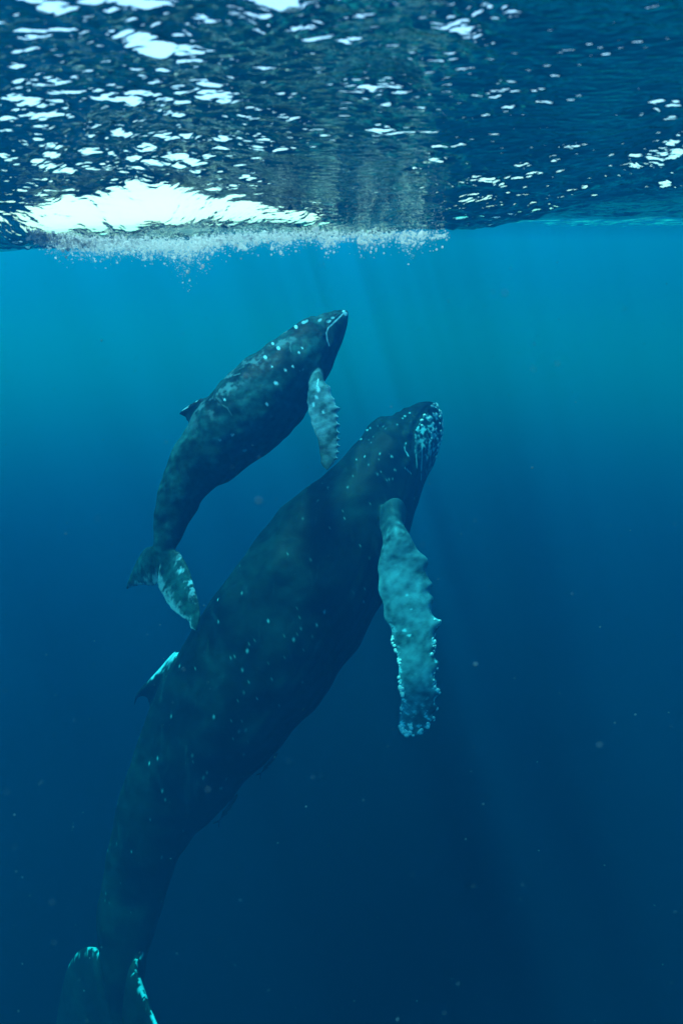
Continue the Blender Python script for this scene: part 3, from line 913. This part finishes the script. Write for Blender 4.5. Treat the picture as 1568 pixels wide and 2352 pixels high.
def build_foam():
    r = np.random.default_rng(77)
    n = 34000
    # along the trough: thick on the left, thinning into plumes to the right
    u = r.random(n)
    px = 60 + 980 * u ** 1.15
    line = np.interp(px, [60, 200, 300, 435, 560, 700, 1040], [520, 538, 545, 545, 536, 534, 532])
    plume = np.zeros(n)
    for c0, wd, am in ((150, 60, 9), (230, 40, 7), (330, 60, 10), (430, 38, 26), (470, 30, 14), (560, 40, 8), (648, 22, 16), (752, 20, 15), (838, 18, 18), (880, 14, 6), (945, 22, 20), (1000, 14, 5)):
        plume += am * np.exp(-((px - c0) / wd) ** 2)
    plume = 3.0 + plume * (0.75 + 0.35 * smooth_noise(px, px * 0, 30, 5, 3))
    v = np.minimum(r.exponential(0.62, n), 3.2)
    py = line - 2 + r.normal(0, 5.0, n) + plume * v * 1.15 + np.interp(px, [60, 130, 400, 520], [8, 14, 8, 2])
    keep = r.random(n) < np.interp(px, [60, 120, 300, 480, 620, 900, 980, 1040], [0.25, 0.8, 1.0, 1.0, 0.75, 0.6, 0.35, 0.0]) * np.clip(0.25 + plume / 14, 0, 1)
    px, v, py = px[keep], v[keep], py[keep]
    n = len(px)
    # follow each sight line up to the water's underside; what hangs below the trough stays at the trough
    d = np.full(n, 5.35) + r.uniform(-0.75, 0.5, n)
    done = np.zeros(n, bool)
    for dd in np.arange(3.2, 6.4, 0.02):
        Q = at_np(np.stack([px, py], -1), dd)
        hit = (~done) & (Q[:, 2] > surf_z(Q[:, 0], Q[:, 1]))
        d[hit] = dd - 0.03
        done |= hit
    P = at_np(np.stack([px, py], -1), d)
    P[:, 2] = np.minimum(P[:, 2], surf_z(P[:, 0], P[:, 1]) - 0.004) - r.exponential(0.02, n)
    rad = np.where(r.random(n) < 0.78, np.exp(r.normal(np.log(0.0020), 0.4, n)), np.exp(r.normal(np.log(0.0052), 0.5, n))) * np.interp(v, [0, 0.6, 2], [1.1, 1.0, 0.7])
    me = scatter_mesh("foam", P, rad, 1, r.uniform(0.75, 1.25, (n, 3)))
    m, t = mat("foam")
    out = N(t, "ShaderNodeOutputMaterial")
    df = N(t, "ShaderNodeBsdfDiffuse"); df.inputs[0].default_value = (0.92, 0.93, 0.93, 1)
    tl = N(t, "ShaderNodeBsdfTranslucent"); tl.inputs[0].default_value = (0.92, 0.93, 0.93, 1)
    mx = N(t, "ShaderNodeMixShader"); mx.inputs[0].default_value = 0.8
    t.links.new(df.outputs[0], mx.inputs[1]); t.links.new(tl.outputs[0], mx.inputs[2]); t.links.new(mx.outputs[0], out.inputs["Surface"])
    me.materials.append(m)
    o = bpy.data.objects.new("foam", me)
    foam_mats.append(m)
    link_obj(o, "bright white foam and bubbles under the breaking crest at left", "foam", kind="stuff")


foam_mats = []
build_foam()


def build_shaft_blockers():
    """thin froth strips added out of view beyond the trough; light falls between them as shafts"""
    r = np.random.default_rng(31)
    Vs, Qs, Ts = [], [], []
    off = 0
    for k in range(150):
        cx, cy = r.uniform(-22, 16), r.uniform(12, 34)
        a0 = r.normal(math.pi / 2, 0.06)
        L, B = r.uniform(4.0, 9.0), r.uniform(0.15, 0.65)
        m = 30
        th = np.linspace(0, 2 * np.pi, m, endpoint=False)
        rr = 1 + 0.25 * np.sin(3 * th + r.uniform(0, 6)) + 0.18 * np.sin(5 * th + r.uniform(0, 6)) + 0.12 * np.sin(9 * th + r.uniform(0, 6)); rr = np.maximum(rr, 0.25)
        ex, ey = np.cos(th) * rr * L / 2, np.sin(th) * rr * B / 2
        x = cx + ex * math.cos(a0) - ey * math.sin(a0); y = cy + ex * math.sin(a0) + ey * math.cos(a0)
        rings = []
        for q, dz in ((0.6, 0.006), (1.0, 0.0), (0.6, -0.012)):
            X = cx + (x - cx) * q; Y = cy + (y - cy) * q
            rings.append(np.stack([X, Y, surf_z(X, Y) + dz], -1))
        V = np.concatenate(rings + [[[cx, cy, float(surf_z(np.array([cx]), np.array([cy]))[0]) + 0.008], [cx, cy, float(surf_z(np.array([cx]), np.array([cy]))[0]) - 0.016]]])
        Vs.append(V); Qs.append(grid_quads(3, m, close_v=True) + off)
        j = np.arange(m); j2 = (j + 1) % m
        Ts.append(np.stack([np.full(m, 3 * m), j2, j], -1) + off); Ts.append(np.stack([np.full(m, 3 * m + 1), 2 * m + j, 2 * m + j2], -1) + off)
        off += len(V)
    me = mesh_np("shaft_blocker_froth", np.concatenate(Vs), quads=np.concatenate(Qs), tris=np.concatenate(Ts))
    me.materials.append(foam_mats[0])
    o = bpy.data.objects.new("shaft_blocker_froth", me)
    link_obj(o, "unseen thin white froth added beyond the breaking crest to cast light shafts", "foam", kind="stuff")


build_shaft_blockers()  # unseen froth, put there only to shade shafts into the water

# ---------------------------------------------------------------- drifting specks
def build_specks():
    r = np.random.default_rng(99)
    n = 700
    d = r.uniform(1.2, 9.5, n) ** 1.0
    px = r.uniform(-150, 1720, n); py = r.uniform(590, 2450, n)
    P = at_np(np.stack([px, py], -1), d)
    rad = np.exp(r.normal(np.log(0.0019), 0.5, n))
    me = scatter_mesh("marine_snow", P, rad, 1, r.uniform(0.6, 1.4, (n, 3)))
    m, t = mat("marine_snow")
    out = N(t, "ShaderNodeOutputMaterial")
    df = N(t, "ShaderNodeBsdfDiffuse"); df.inputs[0].default_value = (0.10, 0.27, 0.35, 1)
    tl = N(t, "ShaderNodeBsdfTranslucent"); tl.inputs[0].default_value = (0.10, 0.27, 0.35, 1)
    mx = N(t, "ShaderNodeMixShader"); mx.inputs[0].default_value = 0.5
    t.links.new(df.outputs[0], mx.inputs[1]); t.links.new(tl.outputs[0], mx.inputs[2]); t.links.new(mx.outputs[0], out.inputs["Surface"])
    me.materials.append(m)
    o = bpy.data.objects.new("marine_snow", me)
    link_obj(o, "tiny pale specks drifting in the water", "specks", kind="stuff")


build_specks()
